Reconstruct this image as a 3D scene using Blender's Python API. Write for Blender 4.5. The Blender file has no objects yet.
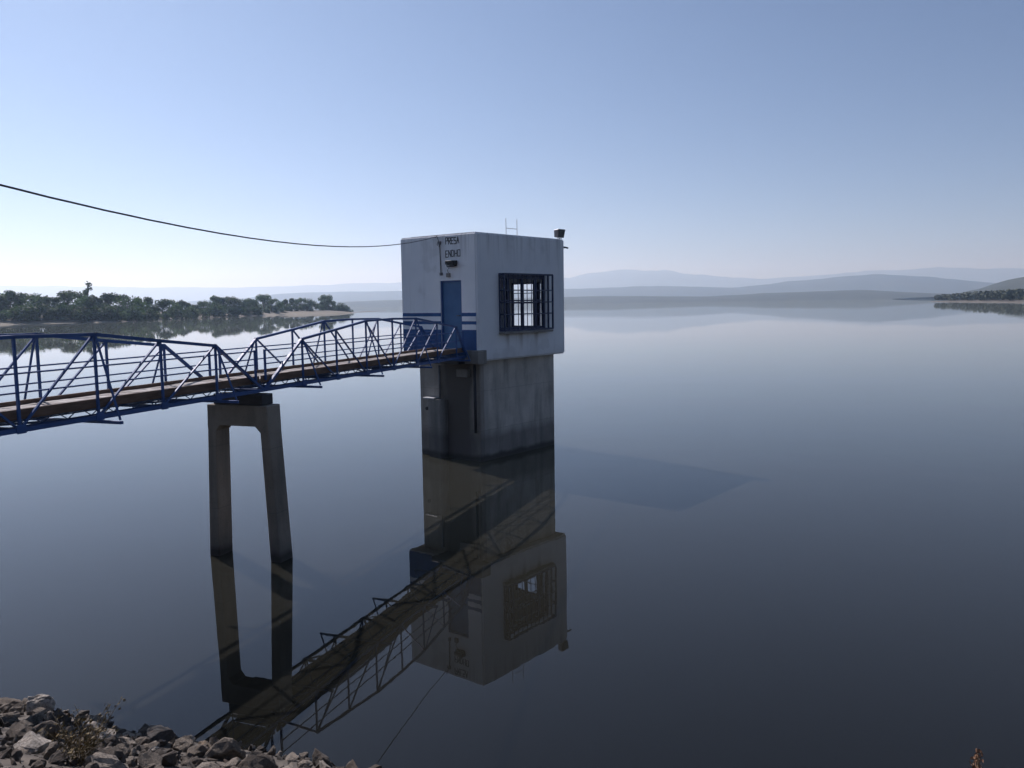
import bpy, bmesh, math, random
from mathutils import Vector, Matrix, noise
R = math.radians
S = bpy.context.scene
C = S.collection
rnd = random.Random(11)

# ------------------------------------------------------------------ camera numbers (metres, camera above the origin)
F_PX, PITCH, ROLL, H = 828.37, 0.09734, -0.01495, 4.8
RX = Vector((1, 0, 0)); FW = Vector((0, math.cos(PITCH), -math.sin(PITCH))); UP = Vector((0, math.sin(PITCH), math.cos(PITCH)))
cr, sr = math.cos(ROLL), math.sin(ROLL)
CX = RX * cr + UP * sr
CY = UP * cr - RX * sr
EYE = Vector((0, 0, H))

def ray(u, v):
    return (CX * ((u - 512) / F_PX) - CY * ((v - 384) / F_PX) + FW).normalized()
def project(P):
    d = Vector(P) - EYE
    z = d.dot(FW)
    if z <= 0.05: return (-9e3, -9e3)
    return (512 + F_PX * d.dot(CX) / z, 384 - F_PX * d.dot(CY) / z)
def horizon_y(u): return 310.7 - 0.01495 * u

# ------------------------------------------------------------------ helpers
def tag(o, label=None, cat=None, group=None, kind=None):
    if label: o['label'] = label
    if cat: o['category'] = cat
    if group: o['group'] = group
    if kind: o['kind'] = kind
    return o
def empty(name, loc=(0, 0, 0), rz=0):
    o = bpy.data.objects.new(name, None); C.objects.link(o)
    o.location = loc; o.rotation_euler = (0, 0, rz); o.empty_display_size = .3
    return o
def copy_tree(o, parent=None):
    c = o.copy(); C.objects.link(c); c.parent = parent
    for ch in list(o.children): copy_tree(ch, c)
    return c
class MB:
    def __init__(self): self.bm = bmesh.new()
    def box(self, a, b):
        (x0, y0, z0), (x1, y1, z1) = a, b
        v = [self.bm.verts.new(p) for p in ((x0,y0,z0),(x1,y0,z0),(x1,y1,z0),(x0,y1,z0),(x0,y0,z1),(x1,y0,z1),(x1,y1,z1),(x0,y1,z1))]
        for f in ((3,2,1,0),(4,5,6,7),(0,1,5,4),(1,2,6,5),(2,3,7,6),(3,0,4,7)): self.bm.faces.new([v[i] for i in f])
        return self
    def bar(self, p, q, w, h=None, upv=(0, 0, 1)):
        h = h or w
        p, q = Vector(p), Vector(q); d = (q - p).normalized(); u = Vector(upv)
        if abs(d.dot(u)) > .98: u = Vector((1, 0, 0))
        s = d.cross(u).normalized() * (w / 2); u = s.cross(d).normalized() * (h / 2)
        v = []
        for e in (p, q):
            for a, b in ((-1,-1),(1,-1),(1,1),(-1,1)): v.append(self.bm.verts.new(e + s*a + u*b))
        for f in ((3,2,1,0),(4,5,6,7),(0,1,5,4),(1,2,6,5),(2,3,7,6),(3,0,4,7)): self.bm.faces.new([v[i] for i in f])
        return self
    def tube(self, pts, r, n=8, r1=None):
        pts = [Vector(p) for p in pts]; rings = []
        ref = Vector((0, 0, 1))
        for i, p in enumerate(pts):
            d = (pts[min(i+1, len(pts)-1)] - pts[max(i-1, 0)]).normalized()
            rf = ref if abs(d.dot(ref)) < .95 else Vector((1, 0, 0))
            s = d.cross(rf).normalized(); u = s.cross(d)
            rr = r if r1 is None else r + (r1 - r) * i / (len(pts) - 1)
            rings.append([self.bm.verts.new(p + (s*math.cos(2*math.pi*k/n) + u*math.sin(2*math.pi*k/n))*rr) for k in range(n)])
        for a, b in zip(rings, rings[1:]):
            for k in range(n): self.bm.faces.new((a[k], a[(k+1) % n], b[(k+1) % n], b[k]))
        self.bm.faces.new(rings[0][::-1]); self.bm.faces.new(rings[-1])
        return self
    def prism(self, pts, z0, z1):
        lo = [self.bm.verts.new((x, y, z0)) for x, y in pts]; hi = [self.bm.verts.new((x, y, z1)) for x, y in pts]
        n = len(pts)
        self.bm.faces.new(lo[::-1]); self.bm.faces.new(hi)
        for k in range(n): self.bm.faces.new((lo[k], lo[(k+1) % n], hi[(k+1) % n], hi[k]))
        return self
    def build(self, name, mat, parent=None, bevel=0, smooth=False):
        bmesh.ops.recalc_face_normals(self.bm, faces=self.bm.faces)
        if bevel: bmesh.ops.bevel(self.bm, geom=self.bm.edges[:], offset=bevel, segments=1, affect='EDGES', clamp_overlap=True)
        me = bpy.data.meshes.new(name); self.bm.to_mesh(me); self.bm.free()
        if smooth:
            for p in me.polygons: p.use_smooth = True
        o = bpy.data.objects.new(name, me); C.objects.link(o)
        if mat: me.materials.append(mat)
        o.parent = parent
        return o

# ------------------------------------------------------------------ materials
class Nodes:
    def __init__(self, name):
        self.m = bpy.data.materials.new(name); self.m.use_nodes = True
        self.t = self.m.node_tree; self.n = self.t.nodes; self.b = self.n['Principled BSDF']
        self._geo = None
    def new(self, t, **kw):
        x = self.n.new(t)
        for k, v in kw.items(): setattr(x, k, v)
        return x
    def link(self, a, b): self.t.links.new(a, b)
    def pos(self):
        if not self._geo: self._geo = self.new('ShaderNodeNewGeometry')
        return self._geo.outputs['Position']
    def obj(self): return self.new('ShaderNodeTexCoord').outputs['Object']
    def noise(self, co, scale, detail=5, rough=.55, stretch=(1,1,1), dist=0):
        mp = self.new('ShaderNodeMapping'); mp.inputs['Scale'].default_value = stretch; self.link(co, mp.inputs[0])
        x = self.new('ShaderNodeTexNoise'); x.inputs['Scale'].default_value = scale; x.inputs['Detail'].default_value = detail
        x.inputs['Roughness'].default_value = rough; x.inputs['Distortion'].default_value = dist
        self.link(mp.outputs[0], x.inputs['Vector']); return x.outputs['Fac']
    def ramp(self, fac, stops):
        x = self.new('ShaderNodeValToRGB'); e = x.color_ramp.elements
        while len(e) < len(stops): e.new(.5)
        for el, (p, c) in zip(e, stops):
            el.position = p; el.color = (c, c, c, 1) if isinstance(c, (int, float)) else (*c, 1)
        self.link(fac, x.inputs[0]); return x.outputs[0]
    def mix(self, fac, a, b, mode='MIX'):
        x = self.new('ShaderNodeMix', data_type='RGBA', blend_type=mode)
        for s, v in ((x.inputs[0], fac), (x.inputs[6], a), (x.inputs[7], b)):
            if isinstance(v, (int, float)): s.default_value = v
            elif isinstance(v, tuple): s.default_value = (*v, 1)
            else: self.link(v, s)
        return x.outputs[2]
    def math(self, op, a, b=0.0):
        x = self.new('ShaderNodeMath', operation=op)
        for s, v in ((x.inputs[0], a), (x.inputs[1], b)):
            if isinstance(v, (int, float)): s.default_value = v
            else: self.link(v, s)
        return x.outputs[0]
    def sep(self, co):
        x = self.new('ShaderNodeSeparateXYZ'); self.link(co, x.inputs[0]); return x.outputs
    def bump(self, h, dist, strength=1):
        x = self.new('ShaderNodeBump'); x.inputs['Distance'].default_value = dist; x.inputs['Strength'].default_value = strength
        self.link(h, x.inputs['Height']); self.link(x.outputs[0], self.b.inputs['Normal'])
    def col(self, c):
        if isinstance(c, tuple): self.b.inputs['Base Color'].default_value = (*c, 1)
        else: self.link(c, self.b.inputs['Base Color'])
    def rough(self, r):
        if isinstance(r, (int, float)): self.b.inputs['Roughness'].default_value = r
        else: self.link(r, self.b.inputs['Roughness'])

def m_plaster(name, striped):
    N = Nodes(name); p = N.obj(); z = N.sep(p)[2]
    base = N.ramp(N.noise(p, 1.3, 6), [(.3, (.80, .805, .815)), (.7, (.88, .88, .875))])
    streak = N.ramp(N.noise(p, 2.2, 5, .6, (1.6, 1.6, .16)), [(.56, 0.0), (.8, .38)])
    base = N.mix(streak, base, (.36, .35, .33))
    xyz = N.sep(p)
    # rust and dirt runs below the window sill ends, grime running down from the roof edge
    wob = N.math('MULTIPLY', N.math('SUBTRACT', N.noise(p, 3, 4, .6, (1, 1, .3)), .5), .25)
    for r0 in (1.42, 2.86, 2.1):
        run = N.ramp(N.math('ABSOLUTE', N.math('ADD', N.math('SUBTRACT', xyz[0], r0), wob)), [(.02, 1.0), (.13, 0.0)])
        fade = N.ramp(N.math('SUBTRACT', z, 3.2), [(.05, 0.0), (.6, .5), (.66, .5), (.68, 0.0)])
        run = N.math('MULTIPLY', N.math('MULTIPLY', run, fade), N.math('LESS_THAN', xyz[1], .05))
        base = N.mix(run, base, (.20, .15, .11))
    grime = N.ramp(N.noise(p, 2.6, 6, .65, (2.2, 2.2, .1)), [(.46, 0.0), (.68, 1.0)])
    top = N.ramp(N.math('SUBTRACT', z, 5.9), [(.0, 0.0), (.97, .5)])
    base = N.mix(N.math('MULTIPLY', grime, top), base, (.27, .26, .245))
    patch = N.ramp(N.noise(p, .8, 3, .5), [(.60, 0.0), (.63, .35)])
    base = N.mix(patch, base, (.60, .60, .59))
    # rain dirt along the foot of the wall
    foot = N.math('MULTIPLY', N.ramp(N.math('SUBTRACT', z, 3.0), [(.0, 1.0), (.45, 0.0)]), N.noise(p, 5, 4))
    base = N.mix(N.math('MULTIPLY', foot, .55), base, (.33, .32, .30))
    if striped:
        edge = N.math('MULTIPLY', N.math('SUBTRACT', N.noise(p, 14, 3), .5), .016)
        zz = N.math('ADD', z, edge)
        def band(a, b): return N.math('MULTIPLY', N.math('GREATER_THAN', zz, a), N.math('LESS_THAN', zz, b))
        m = N.math('ADD', N.math('ADD', band(4.43, 4.535), band(4.19, 4.285)), N.math('LESS_THAN', zz, 4.03))
        xy = N.sep(p)
        m = N.math('MULTIPLY', m, N.math('LESS_THAN', xy[0], .012))
        blue = N.ramp(N.noise(p, 3, 6), [(.3, (.019, .072, .21)), (.75, (.035, .108, .29))])
        base = N.mix(m, base, blue)
    N.col(base); N.rough(.75)
    N.bump(N.noise(p, 28, 5), .006, .6)
    return N.m

def m_concrete(name, a=(.20, .185, .165), b=(.36, .335, .30), wet=0.95, stain=False):
    N = Nodes(name); p = N.pos(); z = N.sep(p)[2]
    base = N.ramp(N.noise(p, .9, 8, .65), [(.28, a), (.72, b)])
    st = N.ramp(N.noise(p, 1.7, 6, .6, (1.5, 1.5, .22)), [(.48, 0.0), (.74, .6)])
    base = N.mix(st, base, (.075, .07, .062))
    pale = N.ramp(N.noise(p, 2.4, 5, .6, (1.3, 1.3, .1)), [(.62, 0.0), (.76, .45)])
    base = N.mix(pale, base, (.42, .40, .36))
    lift = N.ramp(N.math('FRACT', N.math('MULTIPLY', N.math('ADD', z, 10.04), .82)), [(.0, 1.0), (.018, 0.0)])
    base = N.mix(N.math('MULTIPLY', lift, .45), base, (.09, .085, .08))
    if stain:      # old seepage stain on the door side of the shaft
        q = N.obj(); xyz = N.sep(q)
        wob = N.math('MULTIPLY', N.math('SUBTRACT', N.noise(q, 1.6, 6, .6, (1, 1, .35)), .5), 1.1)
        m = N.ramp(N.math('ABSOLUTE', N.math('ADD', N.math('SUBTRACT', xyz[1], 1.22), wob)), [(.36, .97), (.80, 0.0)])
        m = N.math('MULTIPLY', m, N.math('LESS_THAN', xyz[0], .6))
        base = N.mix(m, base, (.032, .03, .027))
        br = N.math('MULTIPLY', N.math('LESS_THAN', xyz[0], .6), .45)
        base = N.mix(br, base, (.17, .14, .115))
    zz = N.math('ADD', z, N.math('MULTIPLY', N.math('SUBTRACT', N.noise(p, 1.4, 5), .5), .28))
    base = N.mix(N.ramp(zz, [(wet - .25, .62), (min(1, wet + .06), 0.0)]), base, (.095, .085, .08))
    base = N.mix(N.ramp(zz, [(.10, .85), (.22, 0.0)]), base, (.035, .033, .028))
    pores = N.ramp(N.noise(p, 40, 2), [(.30, .6), (.36, 0.0)])
    base = N.mix(pores, base, (.09, .085, .08))
    N.col(base); N.rough(.88)
    N.bump(N.noise(p, 12, 8, .7), .02, .6)
    return N.m

def m_paint(name, c, c2, rough=.46, rust=.3):
    N = Nodes(name); p = N.pos()
    base = N.ramp(N.noise(p, 3, 5), [(.3, c), (.75, c2)])
    r = N.ramp(N.noise(p, 7, 7, .7), [(.62, 0.0), (.70, 1.0)])
    base = N.mix(N.math('MULTIPLY', r, rust), base, (.11, .045, .02))
    N.col(base); N.rough(N.ramp(N.noise(p, 9, 4), [(.3, rough - .08), (.7, rough + .18)]))
    N.bump(N.noise(p, 60, 3), .002, .4)
    return N.m

def m_simple(name, a, b, scale=4, rough=.8, stretch=(1, 1, 1), bump=0, objco=False):
    N = Nodes(name); p = N.obj() if objco else N.pos()
    f = N.noise(p, scale, 6, .6, stretch)
    N.col(N.ramp(f, [(.3, a), (.72, b)])); N.rough(rough)
    if bump: N.bump(N.noise(p, scale * 5, 6, .65, stretch), bump, .8)
    return N.m

def m_rock(name='rock', fixed=None):
    N = Nodes(name); p = N.obj(); oi = N.new('ShaderNodeObjectInfo')
    tone = N.ramp(oi.outputs['Random'], [(0, (.07, .055, .042)), (.3, (.15, .118, .085)), (.6, (.30, .25, .19)), (.85, (.44, .37, .29)), (1, (.58, .51, .42))])
    if fixed: tone = fixed
    f = N.noise(p, 7, 8, .7)
    base = N.mix(N.ramp(f, [(.32, .9), (.6, 0.0)]), tone, (.045, .04, .034))
    base = N.mix(N.ramp(N.noise(p, 4, 5), [(.55, 0.0), (.75, .6)]), base, (.17, .115, .075))
    base = N.mix(N.ramp(N.noise(p, 17, 4), [(.60, 0.0), (.7, .45)]), base, (.34, .32, .28))
    N.col(base); N.rough(.92); N.bump(N.noise(p, 16, 9, .75), .03, .9)
    return N.m

def m_leaf(name, a, b, scale=.55):
    N = Nodes(name); p = N.obj(); oi = N.new('ShaderNodeObjectInfo')
    c = N.ramp(N.noise(p, scale, 4), [(.38, a), (.62, b)])
    h = N.new('ShaderNodeHueSaturation'); N.link(c, h.inputs['Color'])
    N.link(N.math('ADD', N.math('MULTIPLY', oi.outputs['Random'], .9), .6), h.inputs['Value'])
    N.col(h.outputs[0]); N.rough(.7)
    tl = N.new('ShaderNodeBsdfTranslucent'); mx = N.new('ShaderNodeMixShader'); mx.inputs[0].default_value = .32
    y = N.mix(1.0, h.outputs[0], (1.5, 1.6, .75), 'MULTIPLY'); N.link(y, tl.inputs['Color'])
    N.link(N.b.outputs[0], mx.inputs[1]); N.link(tl.outputs[0], mx.inputs[2]); N.link(mx.outputs[0], N.n['Material Output'].inputs['Surface'])
    return N.m

def m_water():
    N = Nodes('water'); p = N.pos()
    murk = N.ramp(N.noise(p, .05, 4), [(.35, (.0036, .0037, .0030)), (.65, (.0046, .0047, .0038))])
    N.col(murk)
    N.b.inputs['Sheen Weight'].default_value = .12; N.b.inputs['Sheen Roughness'].default_value = .38; N.b.inputs['Sheen Tint'].default_value = (1, .93, .68, 1)   # sheen stands in for sunlight scattered by murky water at low angles
    N.b.inputs['IOR'].default_value = 1.333
    rr = N.ramp(N.noise(p, .03, 5, .6, (1, 2.6, 1)), [(.4, .006), (.62, .02)])
    N.rough(rr)
    w1 = N.noise(p, .55, 3, .5, (1, .7, 1)); w2 = N.noise(p, 2.6, 3, .5)
    calm = N.ramp(N.noise(p, .02, 3, .5, (1, 3, 1)), [(.42, .25), (.66, 1.0)])
    h = N.math('MULTIPLY', N.math('ADD', w1, N.math('MULTIPLY', w2, .18)), calm)
    N.bump(h, .0042, 1)
    return N.m

def m_hill(name, a, b, scale):
    return m_simple(name, a, b, scale, .95)

def m_deck():
    N = Nodes('deck_planks'); p = N.obj(); g = N.new('ShaderNodeNewGeometry')
    c = N.ramp(g.outputs['Random Per Island'], [(0, (.25, .22, .19)), (.5, (.34, .31, .275)), (1, (.42, .39, .35))])
    c = N.mix(N.ramp(N.noise(p, 5, 6, .65, (3, .5, 1)), [(.5, 0.0), (.75, .6)]), c, (.13, .10, .075))
    N.col(c); N.rough(.85); N.bump(N.noise(p, 20, 5, .6, (3, .4, 1)), .004)
    return N.m

M = dict(
    wall=m_plaster('white_plaster', False), doorwall=m_plaster('white_plaster_with_blue_bands', True),
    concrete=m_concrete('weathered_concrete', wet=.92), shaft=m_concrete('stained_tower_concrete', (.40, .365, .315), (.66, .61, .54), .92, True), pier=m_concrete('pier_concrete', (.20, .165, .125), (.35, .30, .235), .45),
    blue=m_paint('blue_steel_paint', (.017, .062, .20), (.032, .096, .28)),
    door=m_paint('blue_door_paint', (.036, .115, .25), (.054, .15, .31), .45, .06),
    grille=m_paint('dark_blue_grille_paint', (.012, .025, .075), (.02, .036, .10), .45, .1),
    kerb=m_simple('brown_timber', (.085, .05, .032), (.2, .125, .083), 3, .8, (1, 6, 6), .004, True),
    deck=m_deck(), black=m_simple('black_paint', (.008, .008, .009), (.016, .016, .017), 9, .6),
    darksteel_shade=m_simple('dark_steel_and_shade', (.012, .014, .02), (.03, .03, .035), 4, .6),  # near black, shared by bearing steel and parts coloured as shade
    grey=m_simple('grey_metal', (.09, .09, .10), (.17, .17, .18), 8, .45),
    galv=m_simple('galvanised_metal', (.35, .36, .37), (.5, .5, .5), 8, .4),
    glass=m_simple('lamp_glass', (.05, .055, .06), (.08, .085, .09), 8, .15),
    cable=m_simple('black_cable', (.012, .012, .014), (.025, .025, .028), 9, .5),
    wood=m_simple('weathered_pole_wood', (.10, .075, .05), (.2, .155, .11), 3, .85, (6, 6, .5), .01),
    rock=m_rock(), palerock=m_rock('pale_rock', (.56, .50, .42)), darkrock=m_rock('dark_rock', (.06, .052, .045)), tanrock=m_rock('tan_rock', (.42, .31, .20)), soil=m_simple('rubble_soil', (.05, .043, .035), (.16, .135, .105), 3, .95, bump=.04),
    sand=m_simple('dry_bank_soil', (.12, .108, .082), (.25, .215, .155), .03, .95),
    spit=m_simple('dark_mud', (.09, .08, .065), (.17, .15, .12), .1, .95),
    dry=m_simple('dry_weed', (.06, .045, .014), (.19, .13, .04), 9, .8), seed=m_simple('reddish_seed_head', (.09, .035, .018), (.30, .17, .09), 60, .85),
    stem=m_simple('pale_dry_stem', (.25, .2, .13), (.38, .32, .22), 12, .8),
    trunk=m_simple('tree_bark', (.06, .048, .036), (.14, .115, .09), 2, .9),
    leaf=m_leaf('foliage_dark', (.012, .026, .009), (.05, .088, .03)), leaf2=m_leaf('foliage_olive', (.02, .035, .012), (.072, .105, .038)),
    water=m_water(), bed=m_simple('lake_bed', (.05, .045, .035), (.09, .08, .06), .05, .95),
    hill=m_hill('hill_scrub', (.022, .03, .022), (.06, .062, .042), .004), hillnear=m_hill('hill_scrub_near', (.018, .026, .018), (.05, .053, .034), .012),
    wood_mass=m_simple('far_wood_foliage', (.018, .028, .013), (.05, .065, .028), .12, .8),
)

# ------------------------------------------------------------------ world, sun
AZ, EL = R(39.7), R(42.3)
W = bpy.data.worlds.new("World"); S.world = W; W.use_nodes = True
sky = W.node_tree.nodes.new('ShaderNodeTexSky'); sky.sky_type = 'NISHITA'; sky.sun_disc = False
sky.sun_elevation = EL; sky.sun_rotation = -AZ
sky.altitude = 2000; sky.air_density = .85; sky.dust_density = .95; sky.ozone_density = 1.2
W.node_tree.links.new(sky.outputs[0], W.node_tree.nodes['Background'].inputs[0])
W.node_tree.nodes['Background'].inputs[1].default_value = .063
sl = bpy.data.lights.new('sun', 'SUN'); sl.energy = 5.0; sl.angle = R(.53); sl.color = (1, .955, .89)
so = bpy.data.objects.new('sun', sl); C.objects.link(so)
SD = Vector((-math.sin(AZ)*math.cos(EL), math.cos(AZ)*math.cos(EL), math.sin(EL)))
so.rotation_euler = SD.to_track_quat('Z', 'Y').to_euler(); so.location = SD * 60

cam = bpy.data.cameras.new('camera'); cam.sensor_width = 36; cam.lens = 36 * F_PX / 1024; cam.clip_start = .1; cam.clip_end = 40000
co = bpy.data.objects.new('camera', cam); C.objects.link(co)
co.matrix_world = Matrix(((CX.x, CY.x, -FW.x, EYE.x), (CX.y, CY.y, -FW.y, EYE.y), (CX.z, CY.z, -FW.z, EYE.z), (0, 0, 0, 1)))
S.camera = co
vs = S.view_settings; vs.view_transform = 'Standard'; vs.look = 'None'; vs.gamma = 1; vs.use_curve_mapping = False; vs.exposure = .17; vs.use_white_balance = True; vs.white_balance_temperature = 5990; vs.white_balance_tint = 19
S.cycles.max_bounces = 8; S.cycles.volume_bounces = 2; S.cycles.caustics_reflective = False; S.cycles.caustics_refractive = False

# ------------------------------------------------------------------ bridge frame
PSI, BX, S0 = .35271, -4.8343, .52106
DD = Vector((math.sin(PSI), math.cos(PSI), 0)); NN = Vector((-math.cos(PSI), math.sin(PSI), 0))
BORG = Vector((BX, 15, 0)) + DD * S0
BROT = math.pi/2 - PSI
def bworld(s, lat, z=0): return BORG + DD*s + NN*lat + Vector((0, 0, z))
def blocal(P):
    d = Vector(P) - BORG; return d.dot(DD), d.dot(NN)
PL, ZB, WB = 1.26989, 3.2475, 1.11
HH = [0, .898, 1.0426, 1.195, 1.214, 1.195, 1.0426, .898, 0]

def build_span(root, off, near, far):
    """near / far: along-bridge positions of the nine panel points of each truss, relative to the root"""
    for side, (nodes, y) in enumerate(((near, 0.0), (far, WB))):
        out = -1 if side == 0 else 1
        top = [Vector((s, y, ZB + h)) for s, h in zip(nodes, HH)]
        bot = [Vector((s, y, ZB)) for s in nodes]
        t = MB()
        for a, b in zip(top, top[1:]):
            d = (b - a).normalized() * .02
            t.bar(a - d, b + d, .049, .049)
        tr = t.build('top_chord', M['blue'], root)
        b_ = MB().bar(bot[0] - Vector((.06, 0, 0)), bot[8] + Vector((.0, 0, 0)), .046, .064)
        for i in range(1, 8): b_.box((bot[i].x - .07, y + out*.029 - .004, ZB - .045), (bot[i].x + .07, y + out*.029 + .004, ZB + .075))
        b_.build('bottom_chord', M['blue'], root)
        for i in range(1, 8):
            MB().bar(bot[i] + Vector((0, 0, .03)), top[i], .033, .033).build('post', M['blue'], root)
        for i, j in ((1, 2), (2, 3), (3, 4), (5, 4), (6, 5), (7, 6)):
            dy = Vector((0, -out*.012, 0))
            MB().bar(top[i] + dy, bot[j] + dy, .028, .028).build('diagonal', M['blue'], root)
        yi = y - out*.034
        for zr in (.735, .485):
            MB().tube([(near[0] + .12, yi, ZB + zr), (nodes[8] - .18, yi, ZB + zr)], .0125).build('handrail', M['blue'], root)
        for k, s in enumerate((nodes[0] + .10, nodes[8] - .16)):
            MB().bar((s, yi, ZB + .18), (s, yi, ZB + .755), .035, .035).build('rail_post', M['blue'], root)
        yk = y - out*.075
        MB().box((nodes[0] + .02, yk - .022, ZB + .13), (nodes[8] - .03, yk + .022, ZB + .265)).build('kerb_board', M['kerb'], root, .006)
        for i in (1, 3, 5, 7):
            MB().bar(top[i] + Vector((0, out*.03, -.02)), (bot[i].x, y + out*.40, ZB - .03), .024, .024).build('sway_brace', M['blue'], root)
    for i in range(0, 9):
        e = .43 if i in (1, 3, 5, 7) else -.035
        a = Vector((near[i] + (.03 if i == 0 else 0), -e, ZB - .065)); b = Vector((far[i] + (.03 if i == 0 else 0), WB + e, ZB - .065))
        if i == 8: a.x -= .1; b.x -= .1
        if i in (1, 3, 5, 7): MB().bar(a, b, .045, .045).build('cross_beam', M['blue'], root)
        else: MB().bar(a + Vector((0, 0, .065)), b + Vector((0, 0, .065)), .045, .05).build('cross_beam', M['blue'], root)
    lat = MB()
    for i in range(8):
        a, b = ((near[i], .03), (far[i+1], WB - .03)) if i % 2 else ((far[i], WB - .03), (near[i+1], .03))
        lat.bar((a[0], a[1], ZB - .01), (b[0], b[1], ZB - .01), .03, .03)
    lat.build('lateral_bracing', M['blue'], root)
    zz = MB()          # light zigzag rod lattice of the joist under the planks
    for yj in (.30, WB - .30):
        n = 48
        L = near[8] - near[0] - .25
        for k in range(n):
            s0, s1 = near[0] + .1 + L*k/n, near[0] + .1 + L*(k+1)/n
            z0, z1 = (ZB + .0, ZB + .13) if k % 2 else (ZB + .13, ZB + .0)
            zz.bar((s0, yj, z0), (s1, yj, z1), .012, .012)
        zz.bar((near[0] + .1, yj, ZB), (near[8] - .15, yj, ZB), .03, .02)
        zz.bar((near[0] + .1, yj, ZB + .135), (near[8] - .15, yj, ZB + .135), .04, .03)
    zz.build('lattice_joist', M['blue'], root)
    pk = MB(); s = near[0] + .01; rr = random.Random(5 + off)
    f = lambda s: s + (far[8] - near[8]) * max(0, (s - near[7]) / (near[8] - near[7]))
    while s < near[8] - .05:
        e = min(s + .24, near[8] - .035); j = rr.uniform(-.004, .004); zt = ZB + .205 + j
        pk.prism([(s, .10), (e - .008, .10), (f(e) - .008, WB - .10), (f(s), WB - .10)], zt - .045, zt)
        s += .24
    pk.build('deck', M['deck'], root)

n2 = [i*PL for i in range(9)]; n2n = n2[:8] + [9.60]; n2f = n2[:8] + [9.93]
sp2 = empty('bridge_span', BORG, BROT)
tag(sp2, 'blue steel truss walkway span between the concrete pier and the house door', 'footbridge span', 'footbridge spans')
build_span(sp2, 2, n2n, n2f)
sp1 = empty('bridge_span', bworld(-8*PL - .03, 0), BROT)
tag(sp1, 'blue steel truss walkway span from the rocky shore to the concrete pier', 'footbridge span', 'footbridge spans')
build_span(sp1, 1, n2, n2)

# pier: two raking legs, head beam, bearing block
pr = empty('bridge_pier', bworld(0, 0), BROT)
tag(pr, 'tall concrete pier with two raking legs standing in the water under the walkway', 'pier')
def taper(name, y0t, y1t, y0b, y1b, zt, zb):
    m = MB(); d = .2; k = 1.02
    v = [m.bm.verts.new(p) for p in ((-d*k, y0b, zb), (d*k, y0b, zb), (d*k, y1b, zb), (-d*k, y1b, zb), (-d, y0t, zt), (d, y0t, zt), (d, y1t, zt), (-d, y1t, zt))]
    for f in ((3,2,1,0),(4,5,6,7),(0,1,5,4),(1,2,6,5),(2,3,7,6),(3,0,4,7)): m.bm.faces.new([v[i] for i in f])
    return m.build(name, M['pier'], pr, .018)
ext = (2.6 + 3.0) / 2.6
taper('leg', .99, 1.19, .99 + (1.06 - .99)*ext, 1.19 + (1.295 - 1.19)*ext, 2.62, -3.0)
taper('leg', -.20, .0, -.20 - (.345 - .20)*ext, .0 - .115*ext, 2.62, -3.0)
cm = MB(); prof = [(-.197, 2.6), (.0, 2.6), (.0, 2.44), (.10, 2.56), (.89, 2.56), (.99, 2.44), (.99, 2.6), (1.187, 2.6), (1.175, 2.965), (-.18, 2.965)]
prof = [(-.203, 2.5), (-.004, 2.46), (.10, 2.57), (.90, 2.57), (.994, 2.46), (1.193, 2.5), (1.18, 2.965), (-.19, 2.965)]
lo = [cm.bm.verts.new((-.204, y, z)) for y, z in prof]; hi = [cm.bm.verts.new((.204, y, z)) for y, z in prof]
cm.bm.faces.new(lo); cm.bm.faces.new(hi[::-1])
for k in range(len(prof)): cm.bm.faces.new((lo[k], hi[k], hi[(k+1) % len(prof)], lo[(k+1) % len(prof)]))
cm.build('head_beam', M['pier'], pr, .012)
MB().box((-.17, -.06, 2.97), (.17, 1.05, 3.17)).build('bearing_block', M['darksteel_shade'], pr, .01)

# shore end of the bridge (outside the frame)
ab = MB().box((-.9, -.25, 1.2), (.06, WB + .25, 3.15)).build('bridge_abutment', M['concrete'], None, .02)
ab.location = bworld(-8*PL - .05, 0); ab.rotation_euler = (0, 0, BROT)
tag(ab, 'concrete abutment block carrying the shore end of the walkway', 'abutment')

# ------------------------------------------------------------------ tower and control house
YAW = .67663; HB = 3.0958; HT = 6.8764; LR, LL = 4.4656, 3.16
HORG = Vector((-.992, 24.3164, 0)); HROT = math.pi/2 - YAW
ER = Vector((math.sin(YAW), math.cos(YAW), 0)); EL_ = Vector((-math.cos(YAW), math.sin(YAW), 0))
def hworld(r, l, z=0): return HORG + ER*r + EL_*l + Vector((0, 0, z))

tw = empty('intake_tower', HORG, HROT)
tag(tw, 'square stained concrete tower rising from the water under the white house', 'tower')
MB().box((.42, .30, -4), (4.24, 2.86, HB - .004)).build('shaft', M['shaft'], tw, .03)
MB().box((-.10, -.10, HB - .075), (.30, .44, 3.43)).build('landing_beam', M['concrete'], tw, .015)
MB().box((-.34, .46, 3.02), (.41, 1.78, 3.165)).build('seat_beam', M['darksteel_shade'], tw, .01)  # added bridge seat, its near-black colour painting the shade under the landing
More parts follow.
